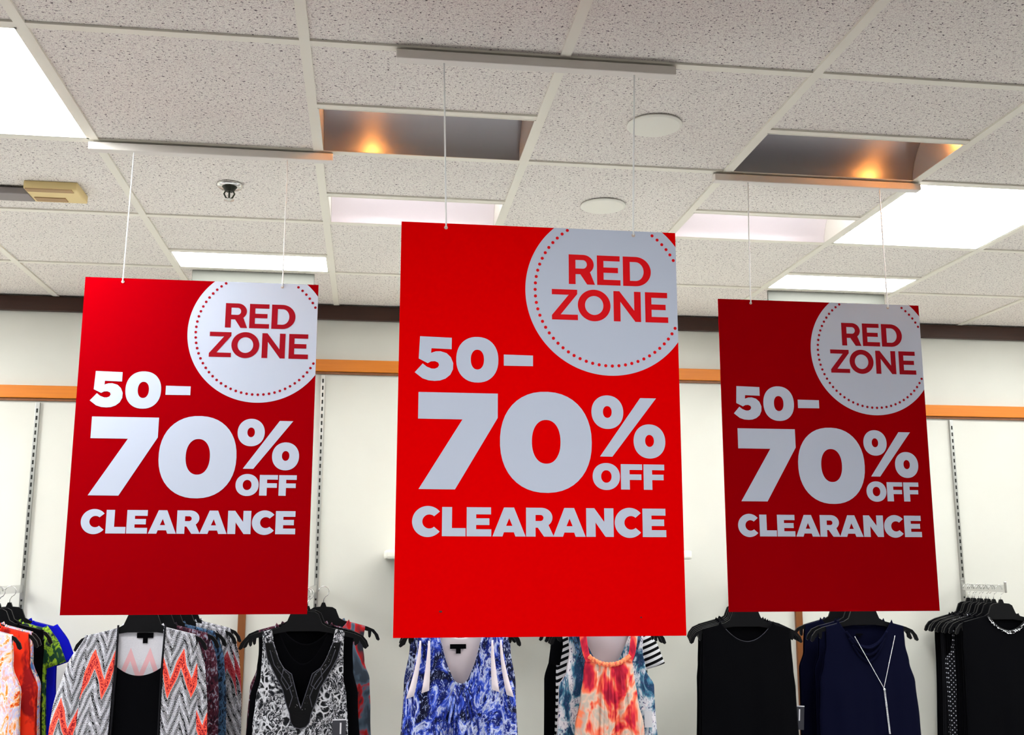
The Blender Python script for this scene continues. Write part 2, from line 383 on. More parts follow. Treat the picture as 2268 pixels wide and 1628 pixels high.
T_RZ = [('R',.3770,-.1300,.4370,-.0610),('E',.4420,-.1300,.4960,-.0610),('D',.5020,-.1300,.5670,-.0610),('Z',.3380,-.2130,.3970,-.1430),('Om',.3970,-.2145,.4720,-.1415),('N',.4790,-.2130,.5420,-.1430),('E',.5520,-.2130,.6050,-.1430)]
def glyphs(items, y):
    bm = bmesh.new()
    for g, x0, z0, x1, z1 in items:
        poly(bm, [[(x0+px*(x1-x0), z0+pz*(z1-z0)) for px, pz in lp] for lp in G[g]], y)
    return bm
SW, SH = .627, .901
def build_sign(RED=RED, REDI=REDI):
    t = D.objects.new('hanging_sign', None); C.objects.link(t)
    bm = bmesh.new(); box(bm, 0, SW, -.002, .002, -SH, 0)
    bm.normal_update()
    for f in bm.faces:
        if f.normal.y > .5: f.material_index = 1
    obj('board', bm, [RED, BACK], t)
    # badge: disc clipped by the board's edges
    cx, cz, R = .4702, -.1455, .192
    pts = []
    for i in range(180):
        a = 2*math.pi*i/180; x, z = cx+R*math.cos(a), cz+R*math.sin(a)
        pts.append((x, z))
    def clip(ps, ins, inter):
        out = []
        for i, p in enumerate(ps):
            q = ps[(i+1) % len(ps)]
            if ins(p):
                out.append(p)
                if not ins(q): out.append(inter(p, q))
            elif ins(q): out.append(inter(p, q))
        return out
    pts = clip(pts, lambda p: p[1] <= 0, lambda p, q: (p[0]+(q[0]-p[0])*(0-p[1])/(q[1]-p[1]), 0))
    pts = clip(pts, lambda p: p[0] <= SW, lambda p, q: (SW, p[1]+(q[1]-p[1])*(SW-p[0])/(q[0]-p[0])))
    bm = bmesh.new(); poly(bm, [pts], -.0024)
    n = 71
    for i in range(n):
        a = 2*math.pi*(i+.5)/n; x, z = cx+.1700*math.cos(a), cz+.1700*math.sin(a)
        dp = [(x+.0037*math.cos(k*math.pi/6), z+.0037*math.sin(k*math.pi/6)) for k in range(12)]
        if x < SW-.001 and z < -.001:
            poly(bm, [[(min(p, SW), min(q, 0)) for p, q in dp]], -.0028, 1)
    badge = obj('badge', bm, [PALE, REDI], t); badge['label'] = 'pale round badge with a ring of red dots, cropped by the corner'
    obj('lettering', glyphs(T_RZ, -.0028), REDI, badge)['label'] = 'red lettering RED ZONE'
    obj('lettering', glyphs(T_PRICE, -.0026), PALE, t)['label'] = 'pale lettering 50-70%'
    obj('lettering', glyphs(T_OFF, -.0026), PALE, t)['label'] = 'pale lettering OFF'
    obj('lettering', glyphs(T_CLR, -.0026), PALE, t)['label'] = 'pale lettering CLEARANCE'
    for hx in (.099, .528):
        bm = bmesh.new(); bmesh.ops.create_cone(bm, cap_ends=True, segments=16, radius1=.0042, radius2=.0042, depth=.006, matrix=Matrix.Translation((hx, 0, -.010)) @ Matrix.Rotation(math.pi/2, 4, 'X'))
        obj('eyelet', bm, plain('eyelet', srgb(210, 190, 180), .5), t)
    return t
def finish_sign(t, loc, label, bartop, x0s, drops):
    t.location = loc; tag(t, label, 'sign', 'red clearance signs')
    for hx, tx in zip((.099, .528), x0s):
        bm = bmesh.new(); tube(bm, [(hx, -.003, -.010), (hx, -.0045, -.003), (hx, -.002, .003), (hx+(tx-hx)*.5, 0, bartop*.5), (tx, 0, bartop)], .0020, 6)
        obj('cord', bm, STRING, t)
def copy_tree(o, parent=None):
    c = o.copy(); C.objects.link(c); c.parent = parent
    for ch in o.children: copy_tree(ch, c)
    return c
base = build_sign(); kidsR = build_sign(RED_DIM, REDI_DIM); kidsL = copy_tree(kidsR)
SY0, SY1 = 2.285, 2.943
BT = H - CAMZ - .025
finish_sign(base, (.056, SY0, CAMZ+.7500), 'red clearance sign in the centre, the largest and nearest of the three', BT-.75, (.090, .539), 0)
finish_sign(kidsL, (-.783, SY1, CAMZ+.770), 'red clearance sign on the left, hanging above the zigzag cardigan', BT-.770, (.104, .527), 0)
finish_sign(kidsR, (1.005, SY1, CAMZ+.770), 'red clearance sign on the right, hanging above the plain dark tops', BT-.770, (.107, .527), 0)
for o, a in ((kidsL, 0), (kidsR, 0)): o.rotation_euler.z = a
bm = bmesh.new()
for x, z, r in ((.098, -.848, .0028), (.528, -.862, .0018)):
    poly(bm, [[(x+r*1.3*math.cos(k*math.pi/5), z+r*.8*math.sin(k*math.pi/5)) for k in range(10)]], -.0025)
obj('scuff', bm, plain('scuff_dark', (.12, .01, .01), .6), base)
# bars on the ceiling grid that carry the signs
for x0, x1, y, lb in ((.036, .693, SY0, 'pale grey sign bar on the ceiling above the centre red sign'),
                      (-.80, -.128, SY1+.002, 'pale grey sign bar on the ceiling grid above the left red sign'),
                      (1.005, 1.663, SY1+.004, 'pale grey sign bar on the ceiling grid above the right red sign')):
    t = thing('sign_bar', lb, 'sign bar', ((x0+x1)/2, y, H), 'grey sign bars on the ceiling')
    a = (x1-x0)/2
    bm = bmesh.new(); box(bm, -a, a, -.016, .014, -.027, -.005, .003); box(bm, -a, a, -.004, .012, -.006, -.0004); obj('rail', bm, BARM, t, False)
    for s in (-1, 1):
        bm = bmesh.new(); box(bm, s*(a-.06)-.012, s*(a-.05)+.012, -.006, .010, -.0085, -.0003); obj('grid_clip', bm, BARM, t)

# ------------------------------------------------------------ hangers and face-out arms
ARMZ = CAMZ-.088      # top of the arms
def build_hanger():
    t = D.objects.new('clothes_hanger', None); C.objects.link(t)
    h = [(.006,0),(.012,-.016),(.036,-.018),(.050,-.026),(.064,-.060),(.085,-.072),(.175,-.094),(.203,-.106),(.220,-.126),(.227,-.145),(.221,-.150),(.213,-.145),(.205,-.126),(.193,-.113),(.191,-.132),(.186,-.139),(.181,-.134),(.179,-.112),(.09,-.092),(.05,-.086)]
    bm = bmesh.new(); poly(bm, [h+[(-x, z) for x, z in h[::-1]]], -.0045, 0, .009)
    obj('body', bm, PLASTIC, t)
    bm = bmesh.new(); pts = [(0, 0, -.006), (0, 0, .012)]
    for i in range(11):
        a = math.radians(-70+i*25); pts.append((.021*math.cos(a)-.0, 0, .043+.021*math.sin(a)))
    tube(bm, pts, .0017, 6); obj('hook', bm, CHROME, t, True)
    return t
HANG = None
def hanger(x, y, label, group, rz=0, s=1.0):
    global HANG
    if HANG is None: HANG = build_hanger(); o = HANG
    else: o = copy_tree(HANG)
    o.location = (x, y, CAMZ-.152); o.rotation_euler = (0, 0, rz); o.scale = (s, 1, 1)
    return tag(o, label, 'hanger', group)
def arm(x, y, label):
    t = thing('faceout_arm', label, 'rack arm', (x, YW, ARMZ), 'chrome face-out arms', -.27 if x == 1.68 else 0)
    bm = bmesh.new(); box(bm, -.005, .005, y-YW, -.015, -.032, 0, .002)
    obj('bar', bm, CHROME, t)
    bm = bmesh.new(); box(bm, -.006, .006, y-YW-.006, y-YW, -.034, .014, .002); obj('end_stop', bm, CHROME, t)
    bm = bmesh.new(); box(bm, -.008, .008, -.018, -.0138, -.06, .02, .001); obj('mount', bm, STEEL, t)
for x, y, lb in ((-1.438, 4.05, 'chrome rack arm carrying the bright paisley tops at the far left'), (-.80, 3.96, 'chrome rack arm behind the left sign carrying the zigzag cardigans'),
                 (-.22, 3.96, 'chrome rack arm carrying the snake print blouse'), (.345, 4.0, 'chrome rack arm behind the centre sign carrying the blue tops'),
                 (.92, 4.05, 'chrome rack arm behind the centre sign carrying the coral floral top'), (1.68, 4.05, 'chrome rack arm carrying the black tanks below the right sign'),
                 (1.97, 4.10, 'chrome rack arm carrying the navy tops below the right sign'), (2.788, 4.46, 'chrome flat rack arm in view at the right, carrying the black tops')): arm(x, y, lb)

# ------------------------------------------------------------ garment materials
def m_cloth(name, c, rough=.85): 
    n = NB(name, rough, 0, .05); return n.color(c).bump(n.noise(900, 1), .1, .0005).m
BLACKC = m_cloth('black_knit', (.0012, .0012, .002), .95); NAVY = m_cloth('navy_knit', (.0015, .002, .012), .9)
WHITEC = m_cloth('white_lining', srgb(226, 214, 222)); CHAR = m_cloth('charcoal_knit', (.008, .008, .010))
def m_zig(name, dx=0, dz=0, coral=(250, 92, 72), off=False, P=.074, A=.052):
    n = NB(name, .9, 0, .1); x, y, z = n.xyz()
    xx = n.math('ADD', x, dx); zz = n.math('ADD', z, dz)
    wob = n.math('MULTIPLY', n.math('SUBTRACT', n.noise(9, 1), .5), .03)
    tri = n.math('PINGPONG', n.math('ADD', n.math('ADD', xx, 5), wob), P/2)           # 0..P/2
    s = n.math('SUBTRACT', n.math('ADD', zz, 5), n.math('MULTIPLY', tri, 2*A/(P/2)))
    per = n.math('MODULO', s, .36)
    band = n.math('MULTIPLY', n.math('GREATER_THAN', per, .02), n.math('LESS_THAN', per, .085))
    core = n.math('MULTIPLY', n.math('GREATER_THAN', per, .034), n.math('LESS_THAN', per, .070))
    # herringbone black / white: short slanted strokes that flip with the zigzag
    stroke = n.math('SINE', n.math('ADD', n.math('MULTIPLY', s, 620), n.math('MULTIPLY', n.noise(160, 2), 9)))
    rows = n.math('SINE', n.math('ADD', n.math('MULTIPLY', xx, 1500), n.math('MULTIPLY', zz, 500)))
    h = n.math('ADD', n.math('MULTIPLY', stroke, .6), n.math('MULTIPLY', rows, .55))
    dk = n.math('MULTIPLY', n.math('SINE', n.math('MULTIPLY', s, 2*math.pi/.0587)), .45)
    bw = n.ramp(n.math('MULTIPLY_ADD', n.math('ADD', h, dk), .5, .5), [(.43, srgb(12, 11, 16)), (.53, srgb(204, 204, 216))])
    co = n.mix(n.math('MULTIPLY', core, n.math('GREATER_THAN', n.noise(210, 2), .49)), srgb(*coral), srgb(150, 30, 44))
    return n.color(n.mix(band, bw, co)).m
def m_snake():
    n = NB('snake_print', .8, 0, .15)
    v = n.map((1, 1, .75)); d = n.n.new('ShaderNodeVectorMath'); d.operation = 'MULTIPLY_ADD'
    n.l.new(n.noise(14, 2, col=True), d.inputs[0]); d.inputs[1].default_value = (.05, .05, .05); n.l.new(v, d.inputs[2])
    e = n.voro(52, d.outputs[0], 'DISTANCE_TO_EDGE'); k = n.noise(26, 4, .65, d.outputs[0])
    a = n.ramp(e, [(.06, (.55, .55, .6)), (.16, (.006, .006, .008))])
    b = n.ramp(n.noise(110, 3, .7, d.outputs[0], 1.5), [(.50, (.006, .006, .01)), (.58, (.60, .60, .66))])
    return n.color(n.mix(n.ramp(k, [(.44, (0, 0, 0)), (.54, (1, 1, 1))]), a, b)).m
def m_print(name, stops, scale=26, dist=2.0, det=3, fine=None, fs=90):
    n = NB(name, .75, 0, .2); v = n.map((1.1, .4, .6))
    c = n.ramp(n.noise(scale, det, .6, v, dist), stops)
    if fine: c = n.mix(n.ramp(n.noise(fs, 2, .6, v, 3.0), [(.58, (0, 0, 0)), (.62, (1, 1, 1))]), c, fine)
    return n.color(c).m
BLUE = m_print('blue_paisley', [(.38, srgb(4, 8, 44)), (.45, srgb(20, 40, 140)), (.49, srgb(60, 92, 214)), (.54, srgb(214, 222, 246)), (.58, srgb(26, 48, 160)), (.64, srgb(8, 12, 56))], 11, 1.6, 4, srgb(150, 166, 216), 60)
BLUEC = m_print('blue_gathered', [(.36, srgb(214, 222, 246)), (.43, srgb(30, 58, 176)), (.50, srgb(12, 18, 82)), (.56, srgb(90, 120, 226)), (.62, srgb(222, 228, 248))], 15, 1.4, 4, srgb(20, 28, 110), 70)
DKBLUE = m_print('dark_blue_print', [(.42, srgb(8, 10, 38)), (.52, srgb(24, 40, 110)), (.60, srgb(180, 190, 220))], 50, 2.2)
CORAL = m_print('coral_floral', [(.34, srgb(160, 20, 52)), (.42, srgb(224, 42, 66)), (.47, srgb(252, 120, 84)), (.53, srgb(236, 196, 176)), (.58, srgb(198, 186, 176)), (.66, srgb(250, 132, 92))], 13, .35, 3)
PEACH = m_print('peach_gathers', [(.40, srgb(226, 92, 74)), (.55, srgb(255, 150, 104))], 120, .4)
TEAL = m_print('teal_blotches', [(.40, srgb(28, 62, 96)), (.46, srgb(70, 128, 158)), (.52, srgb(196, 206, 218)), (.6, srgb(232, 226, 234))], 13, 1.2, 3, srgb(70, 74, 120), 60)
PAIS = m_print('orange_paisley', [(.34, srgb(220, 40, 20)), (.43, srgb(255, 150, 40)), (.49, srgb(252, 214, 196)), (.56, srgb(206, 206, 244)), (.64, srgb(250, 170, 150))], 17, 2.2, 3, srgb(255, 240, 236), 60)
REDB = m_print('red_folds', [(.42, srgb(150, 10, 14)), (.55, srgb(246, 52, 20))], 20, .5)
LIME = m_print('lime_print', [(.45, srgb(20, 60, 40)), (.53, srgb(150, 190, 40)), (.6, srgb(16, 30, 40))], 30, 1)
MULT = m_print('pastel_print', [(.38, srgb(70, 120, 180)), (.47, srgb(232, 226, 210)), (.52, srgb(240, 120, 90)), (.58, srgb(180, 190, 240))], 28, 2)
ROYAL = m_cloth('royal_blue', srgb(14, 16, 170)); MAROON = m_print('maroon_print', [(.4, srgb(30, 14, 30)), (.55, srgb(92, 34, 52)), (.62, srgb(150, 150, 170))], 70, 1)
SLATE = m_print('slate_print', [(.4, srgb(20, 28, 48)), (.52, srgb(74, 110, 150)), (.6, srgb(24, 24, 34))], 60, 1)
ZIG = m_zig('zigzag_knit', 0, .01); ZIGS = m_zig('zigzag_sleeve', .03, .17); ZIGB = m_zig('zigzag_dull', .02, .04, (176, 70, 78))  # last one: same zigzag with a darker, duller coral
def m_inside():
    n = NB('zigzag_reverse', .9, 0, .1); x, y, z = n.xyz()
    tri = n.math('PINGPONG', n.math('ADD', x, 5.02), .033); s = n.math('SUBTRACT', n.math('ADD', z, 5.20), n.math('MULTIPLY', tri, 2.6))
    band = n.math('MULTIPLY', n.math('GREATER_THAN', s, 4.93), n.math('LESS_THAN', s, 4.975))
    b = n.mix(n.noise(300, 2), srgb(196, 194, 204), srgb(224, 222, 230))
    return n.color(n.mix(band, b, srgb(226, 176, 184))).m
ZIN = m_inside()
def m_stripe():
    n = NB('black_white_stripe', .85, 0, .1); x, y, z = n.xyz()
    s = n.math('FRACT', n.math('MULTIPLY', n.math('ADD', n.math('ADD', z, 2), n.math('MULTIPLY', x, -.42)), 42))
    return n.color(n.mix(n.math('GREATER_THAN', s, .5), srgb(226, 226, 232), srgb(10, 10, 14))).m
STRIPE = m_stripe()
def m_dots():
    n = NB('white_dots_on_black', .85, 0, .1)
    v = n.map((70, 1, 70), (0, math.radians(45), 0)); x, y, z = n.xyz(v)
    a = n.math('SUBTRACT', n.math('FRACT', x), .5); b = n.math('SUBTRACT', n.math('FRACT', z), .5)
    r = n.math('ADD', n.math('MULTIPLY', a, a), n.math('MULTIPLY', b, b))
    return n.color(n.mix(n.math('LESS_THAN', r, .035), (.006, .006, .008), srgb(190, 190, 200))).m
DOTS = m_dots()
SILVER = plain('silver_bead', (.75, .76, .8), .25, 1); BEAD = plain('jet_bead', (.002, .002, .003), .3, 0, .25)
PIPING = plain('grey_piping', (.05, .05, .07), .5)
TAGM = plain('tag_charcoal', srgb(52, 52, 60), .5); TAGW = plain('tag_white', srgb(214, 214, 222), .5)

# ------------------------------------------------------------ garment geometry
def interp(tab, z):
    if z >= tab[0][0]: return tab[0][1]
    for (a, p), (b, q) in zip(tab, tab[1:]):
        if z >= b:
            t = (a-z)/(a-b); t = t*t*(3-2*t); return p+(q-p)*t
    return tab[-1][1]
def ushape(nx, zt, zb, e=2.0, cx=0):       # neckline: |x-cx|<nx drops from zt to zb
    def f(x):
        q = abs(x-cx)/nx
        return None if q >= 1 else zt-(zt-zb)*(1-q**e)
    return f
def ptab(tab):                              # neckline from points (|x|, z)
    def f(x):
        q = abs(x)
        if q >= tab[-1][0]: return None
        for (a, p), (b, r) in zip(tab, tab[1:]):
            if q <= b: return p+(r-p)*(q-a)/(b-a)
    return f
def shoulder(x): x = abs(x); return -.064-.26*max(0, x-.06)
def sheet(bm, hw, top, zbot, depth, sgn, fold=(0, 0, 0), nu=72, nv=56, umin=-1, umax=1, mi=0, seed=0):
    """one cloth panel; sgn -1 front, +1 back"""
    rnd = random.Random(seed); ph = [rnd.uniform(0, 6.28) for _ in range(4)]
    grid = []
    hwt = hw[0][1]
    for i in range(nu+1):
        u = umin+(umax-umin)*i/nu
        xt = u*hwt; zt = top(xt)
        if zt is None: zt = shoulder(xt)
        col = []
        for j in range(nv+1):
            s = (j/nv)**1.15; z = zt+(zbot-zt)*s
            h = interp(hw, z); x = u*h
            low = min(1, max(0, (-.10-z)/.25))
            d = depth*(.25+.75*low)*max(0, 1-u*u)**.5
            fd = fold[0]*low*(math.sin(fold[1]*x+ph[0]+1.3*math.sin(6*z+ph[1]))*.6+.4*math.sin(fold[1]*1.9*x+ph[2])+.25*math.sin(fold[1]*.5*x+9*z+ph[3]))*(1-abs(u)**6)
            x2 = x+fd*.35
            col.append(bm.verts.new((x2, sgn*(d+.0068)+ (fd if sgn < 0 else -fd*.3), z)))
        grid.append(col)
    for i in range(nu):
        for j in range(nv):
            f = bm.faces.new((grid[i][j], grid[i][j+1], grid[i+1][j+1], grid[i+1][j])); f.smooth = True; f.material_index = mi
    return grid
def solid(o, t=.0016):
    md = o.modifiers.new('thickness', 'SOLIDIFY'); md.thickness = t; md.offset = 0; return o
def panel(parent, name, mat, hw, top, zbot, depth, sgn, fold=(0, 0, 0), seed=0, **k):
    bm = bmesh.new(); sheet(bm, hw, top, zbot, depth, sgn, fold, seed=seed, **k)
    return solid(raw(name, bm, mat, parent, True))
ZB = -.80
TANK = [(-.08, .168), (-.16, .160), (-.23, .168), (-.30, .190), (-.42, .196), (-.8, .225)]
def tank(x, y, label, group, mat, back=None, nf=None, nb=None, hw=TANK, depth=.02, fold=(.004, 60), seed=0, name='tank_top', zbot=ZB, cat='top', rz=0, label_patch=None):
    t = thing(name, label, cat, (x, y, CAMZ-.152), group, rz)
    nf = nf or ushape(.105, -.062, -.14); nb = nb or ushape(.085, -.06, -.085)
    panel(t, 'front_panel', mat, hw, nf, zbot, depth, -1, fold, seed)
    panel(t, 'back_panel', back or mat, hw, nb, zbot, depth*.55, 1, fold, seed+50)
    return t
def neck_tape(t, f, y, mat, x1, r=.0022, name='neck_binding', n=40, x0=None):
    x0 = -x1 if x0 is None else x0; pts = []
    for i in range(n+1):
        x = x0+(x1-x0)*i/n; z = f(x)
        if z is not None: pts.append((x, y(x) if callable(y) else y, z))
    bm = bmesh.new(); tube(bm, pts, r, 6); return obj(name, bm, mat, t, True)
def flatpart(t, name, loops, y, mat, thick=.0015):
    bm = bmesh.new(); poly(bm, loops, y, 0, thick); return obj(name, bm, mat, t)
def sleeve(t, name, pts, radii, mat, flat=.55, seg=28, fold=.1, seed=1):
    """a hanging tube of cloth: flattened in Y"""
    bm = bmesh.new(); rings = []; pts = [Vector(p) for p in pts]; n = len(pts); P = []; R = []
    for i in range(n-1):
        for k in range(6): P.append(pts[i].lerp(pts[i+1], k/6)); R.append(radii[i]+(radii[i+1]-radii[i])*k/6)
    P.append(pts[-1]); R.append(radii[-1])
    for _ in range(2): P = [P[0]]+[(P[i-1]+P[i]*2+P[i+1])/4 for i in range(1, len(P)-1)]+[P[-1]]
    for i, p in enumerate(P):
        d = (P[min(i+1, len(P)-1)]-P[max(i-1, 0)]).normalized(); a = Vector((0, 1, 0)).cross(d).normalized(); b = Vector((0, 1, 0)); ring_ = []
        for k in range(seg):
            q = 2*math.pi*k/seg; rr = R[i]*(1+fold*math.sin(5*q+seed+i*.15)*.5)
            ring_.append(bm.verts.new(p+a*math.cos(q)*rr+b*math.sin(q)*rr*flat))
        rings.append(ring_)
    for a, b in zip(rings, rings[1:]):
        for k in range(seg): bm.faces.new((a[k], a[(k+1) % seg], b[(k+1) % seg], b[k]))
    return solid(obj(name, bm, mat, t, True), .0012)
def pricetag(t, x, z, y, mat, w=.040, h=.07, tilt=0):
    bm = bmesh.new(); box(bm, -w/2, w/2, -.0006, .0006, -h, 0, .0003); o = obj('price_tag', bm, mat, t); o.location = (x, y, z); o.rotation_euler = (0, tilt, 0)
    bm = bmesh.new(); box(bm, -w/2, w/2, -.0010, -.0004, -.003, .001); q = obj('tag_edge', bm, TAGW, o)
    bm = bmesh.new(); box(bm, w*.05, w*.16, -.0011, -.0005, -h*.62, -h*.14); obj('tag_print', bm, TAGW, o)
    return o
def neck_label(t, x, z, y, w=.06, h=.016):
    return flatpart(t, 'neck_label', [[(x-w/2, z-h), (x-w/8, z-h), (x-w/8, z-2*h), (x+w/6, z-2*h), (x+w/6, z-h), (x+w/2, z-h), (x+w/2, z), (x-w/2, z)]], y, BLACKC, .001)

# ---- cardigans (rack behind the left sign)
X1 = -.80+.018
def cardigan(x, y, label, mat, smat, cami=True, seed=0, group='zigzag cardigans on the second rack'):
    t = thing('cardigan', label, 'cardigan', (x, y, CAMZ-.152), group)
    hw = [(-.07, .178), (-.14, .190), (-.24, .198), (-.8, .225)]
    dep, fo = .022, (.004, 45)
    op = .078
    panel(t, 'front_panel', mat, hw, lambda q: None, ZB, dep, -1, fo, seed, umin=-1, umax=-op/.178, nu=40)
    panel(t, 'front_panel', mat, hw, lambda q: None, ZB, dep, -1, fo, seed+3, umin=(op-.004)/.178, umax=1, nu=40)
    panel(t, 'back_panel', ZIN if cami else mat, hw, ushape(.07, -.055, -.075), ZB, .010, 1, (0, 0), seed+1)
    if cami:
        sc_ = ushape(.092, -.19, -.233)
        panel(t, 'inset_top', BLACKC, [(-.19, .085), (-.8, .10)], sc_, ZB, .002, -1, (.002, 30), seed+2)
    sleeve(t, 'sleeve', [(-.176, 0, -.098), (-.205, 0, -.19), (-.236, 0, -.33), (-.250, 0, -.62)], [.014, .036, .046, .050], smat, .45, seed=seed)
    sleeve(t, 'sleeve', [(.176, .004, -.105), (.190, .006, -.19), (.200, .008, -.33), (.205, .008, -.62)], [.014, .028, .034, .036], smat, .45, seed=seed+2)
    return t
g1 = 'hangers of the zigzag cardigan rack'
y0 = 4.0
t = cardigan(X1, y0, 'coral and grey zigzag cardigan over a black inset top, frontmost below the left sign', ZIG, ZIGS)
bm = bmesh.new()
for s in (-1, 1):
    tube(bm, [(s*.080, -.013, -.06), (s*.077, -.019, -.2), (s*.079, -.026, -.4), (s*.085, -.028, -.8)], .0035, 8)
obj('front_edge', bm, CHAR, t, True)
neck_label(t, .01, -.088, .004, .056, .018)
hanger(X1, y0, 'black hanger holding the frontmost zigzag cardigan', g1)
for i, (dx, dy, mt, mb, lb) in enumerate(((.030, .085, MAROON, MAROON, 'maroon and grey printed cardigan right behind the frontmost zigzag one'),
                                      (.046, .17, SLATE, SLATE, 'slate blue patterned cardigan in the middle of the zigzag cardigan rack'),
                                      (.070, .27, ZIGB, ZIGB, 'dull coral zigzag cardigan second from the wall on the cardigan rack'),
                                      (.075, .38, ZIGB, ZIGB, 'dull coral zigzag cardigan nearest the wall on the cardigan rack'))):
    cardigan(X1+dx, y0+dy, lb, mt, mb, False, 10+i*7)
    hanger(X1+dx, y0+dy, 'black hanger holding the '+lb.split(' on the')[0].split(' right')[0].split(' behind')[0].split(' in the')[0], g1)

# ---- snake print blouse rack
X2 = -.221; y0 = 4.0
inner = [(0, -.351), (.012, -.312), (.025, -.270), (.036, -.232), (.065, -.212), (.083, -.183), (.106, -.125), (.112, -.062)]
outer = [(0, -.417), (.020, -.412), (.032, -.397), (.038, -.365), (.054, -.324), (.065, -.284), (.094, -.233), (.123, -.179), (.135, -.125)]
SN = [(-.08, .145), (-.14, .142), (-.24, .144), (-.32, .158), (-.42, .166), (-.8, .19)]
t = tank(X2, y0, 'black and white snake print sleeveless blouse with a beaded black neckline', None, m_snake(), BLACKC, ptab(inner), ushape(.10, -.058, -.20), SN, .020, (.0045, 55), 3, 'sleeveless_blouse')
lo = [(x, z) for x, z in outer]+[(x, z) for x, z in inner[:-1][::-1]]
loop = [(x, z) for x, z in outer] + [(x, z) for x, z in reversed(inner[:-1])] + [(-x, z) for x, z in inner[1:-1]] + [(-x, z) for x, z in reversed(outer[1:])]
# yoke follows the front of the blouse
def drape(o, dep=.020, lift=.004, hwt=SN):
    for v in o.data.vertices:
        z = v.co.z; h = interp(hwt, z); u = min(.98, abs(v.co.x)/h); low = min(1, max(0, (-.10-z)/.25))
        v.co.y += -(dep*(.25+.75*low)*(1-u*u)**.5+.0068+lift)
bm = bmesh.new(); poly(bm, [loop], 0, 0, .002); o = obj('beaded_yoke', bm, BEAD, t)
bmm = bmesh.new(); bmm.from_mesh(o.data); bmesh.ops.subdivide_edges(bmm, edges=bmm.edges, cuts=2); bmm.to_mesh(o.data); bmm.free(); drape(o, lift=.0065)
def dense(pts, n=4): 
    return [tuple(a[k]+(b[k]-a[k])*i/n for k in range(2)) for a, b in zip(pts, pts[1:]) for i in range(n)]+[pts[-1]]
for nm, ln in (('piping', dense([(-x, z) for x, z in outer[::-1]]+outer[1:])), ('piping', dense([(-x, z) for x, z in inner[:-1][::-1]]+inner[1:-1])),
               ('piping', dense([(.115, -.15), (.098, -.20), (.070, -.235), (.045, -.27), (.030, -.31), (.040, -.345)])), ('piping', dense([(-.115, -.15), (-.098, -.20), (-.070, -.235), (-.045, -.27), (-.030, -.31), (-.040, -.345)])),
               ('piping', dense([(.065, -.215), (.072, -.25), (.05, -.285), (.033, -.27), (.045, -.235), (.065, -.215)])), ('piping', dense([(-.065, -.215), (-.072, -.25), (-.05, -.285), (-.033, -.27), (-.045, -.235), (-.065, -.215)]))):
    bm = bmesh.new(); tube(bm, [(x, -.003, z) for x, z in ln], .0014, 6); drape(obj(nm, bm, PIPING, t, True), lift=.006)
rb = random.Random(4); bm = bmesh.new()
for _ in range(60):
    k = rb.randrange(len(inner)-2); s = rb.choice((-1, 1)); q = rb.random(); e = rb.uniform(.004, .014)
    x = inner[k][0]+(inner[k+1][0]-inner[k][0])*q+e; z = inner[k][1]+(inner[k+1][1]-inner[k][1])*q-e*.6
    bmesh.ops.create_icosphere(bm, subdivisions=1, radius=rb.uniform(.0007, .0015), matrix=Matrix.Translation((s*x, -.003, z)))
o = obj('sequins', bm, SILVER, t); o['kind'] = 'stuff'; drape(o, lift=.006)
pricetag(t, .136, -.388, -.034, TAGM, .048, .08)
g2 = 'hangers of the snake blouse rack'
hanger(X2, y0, 'black hanger holding the snake print blouse', g2)
WID = [(-.08, .172), (-.16, .168), (-.23, .172), (-.32, .192), (-.8, .24)]
t = tank(X2+.006, y0+.075, 'plain black tank top directly behind the snake print blouse', None, BLACKC, None, ushape(.10, -.06, -.135), None, WID, .02, (.004, 50), 8)
hanger(X2+.006, y0+.075, 'black hanger holding the black tank behind the snake print blouse', g2)
t = tank(X2-.01, y0+.20, 'red and slate printed top second from the wall on the snake blouse rack', None, MAROON, None, None, None, TANK, .02, (.004, 50), 9)
hanger(X2-.01, y0+.20, 'black hanger behind the black tank, holding the red and slate top', g2)
t = tank(X2+.05, y0+.42, 'slate and red print top nearest the wall behind the snake print blouse', None, m_print('slate_red', [(.42, srgb(60, 70, 84)), (.5, srgb(90, 110, 130)), (.55, srgb(196, 24, 24)), (.62, srgb(40, 40, 50))], 9, .6), None, None, None, TANK, .02, (.004, 50), 10)
hanger(X2+.05, y0+.42, 'black hanger nearest the wall on the snake blouse rack', g2)

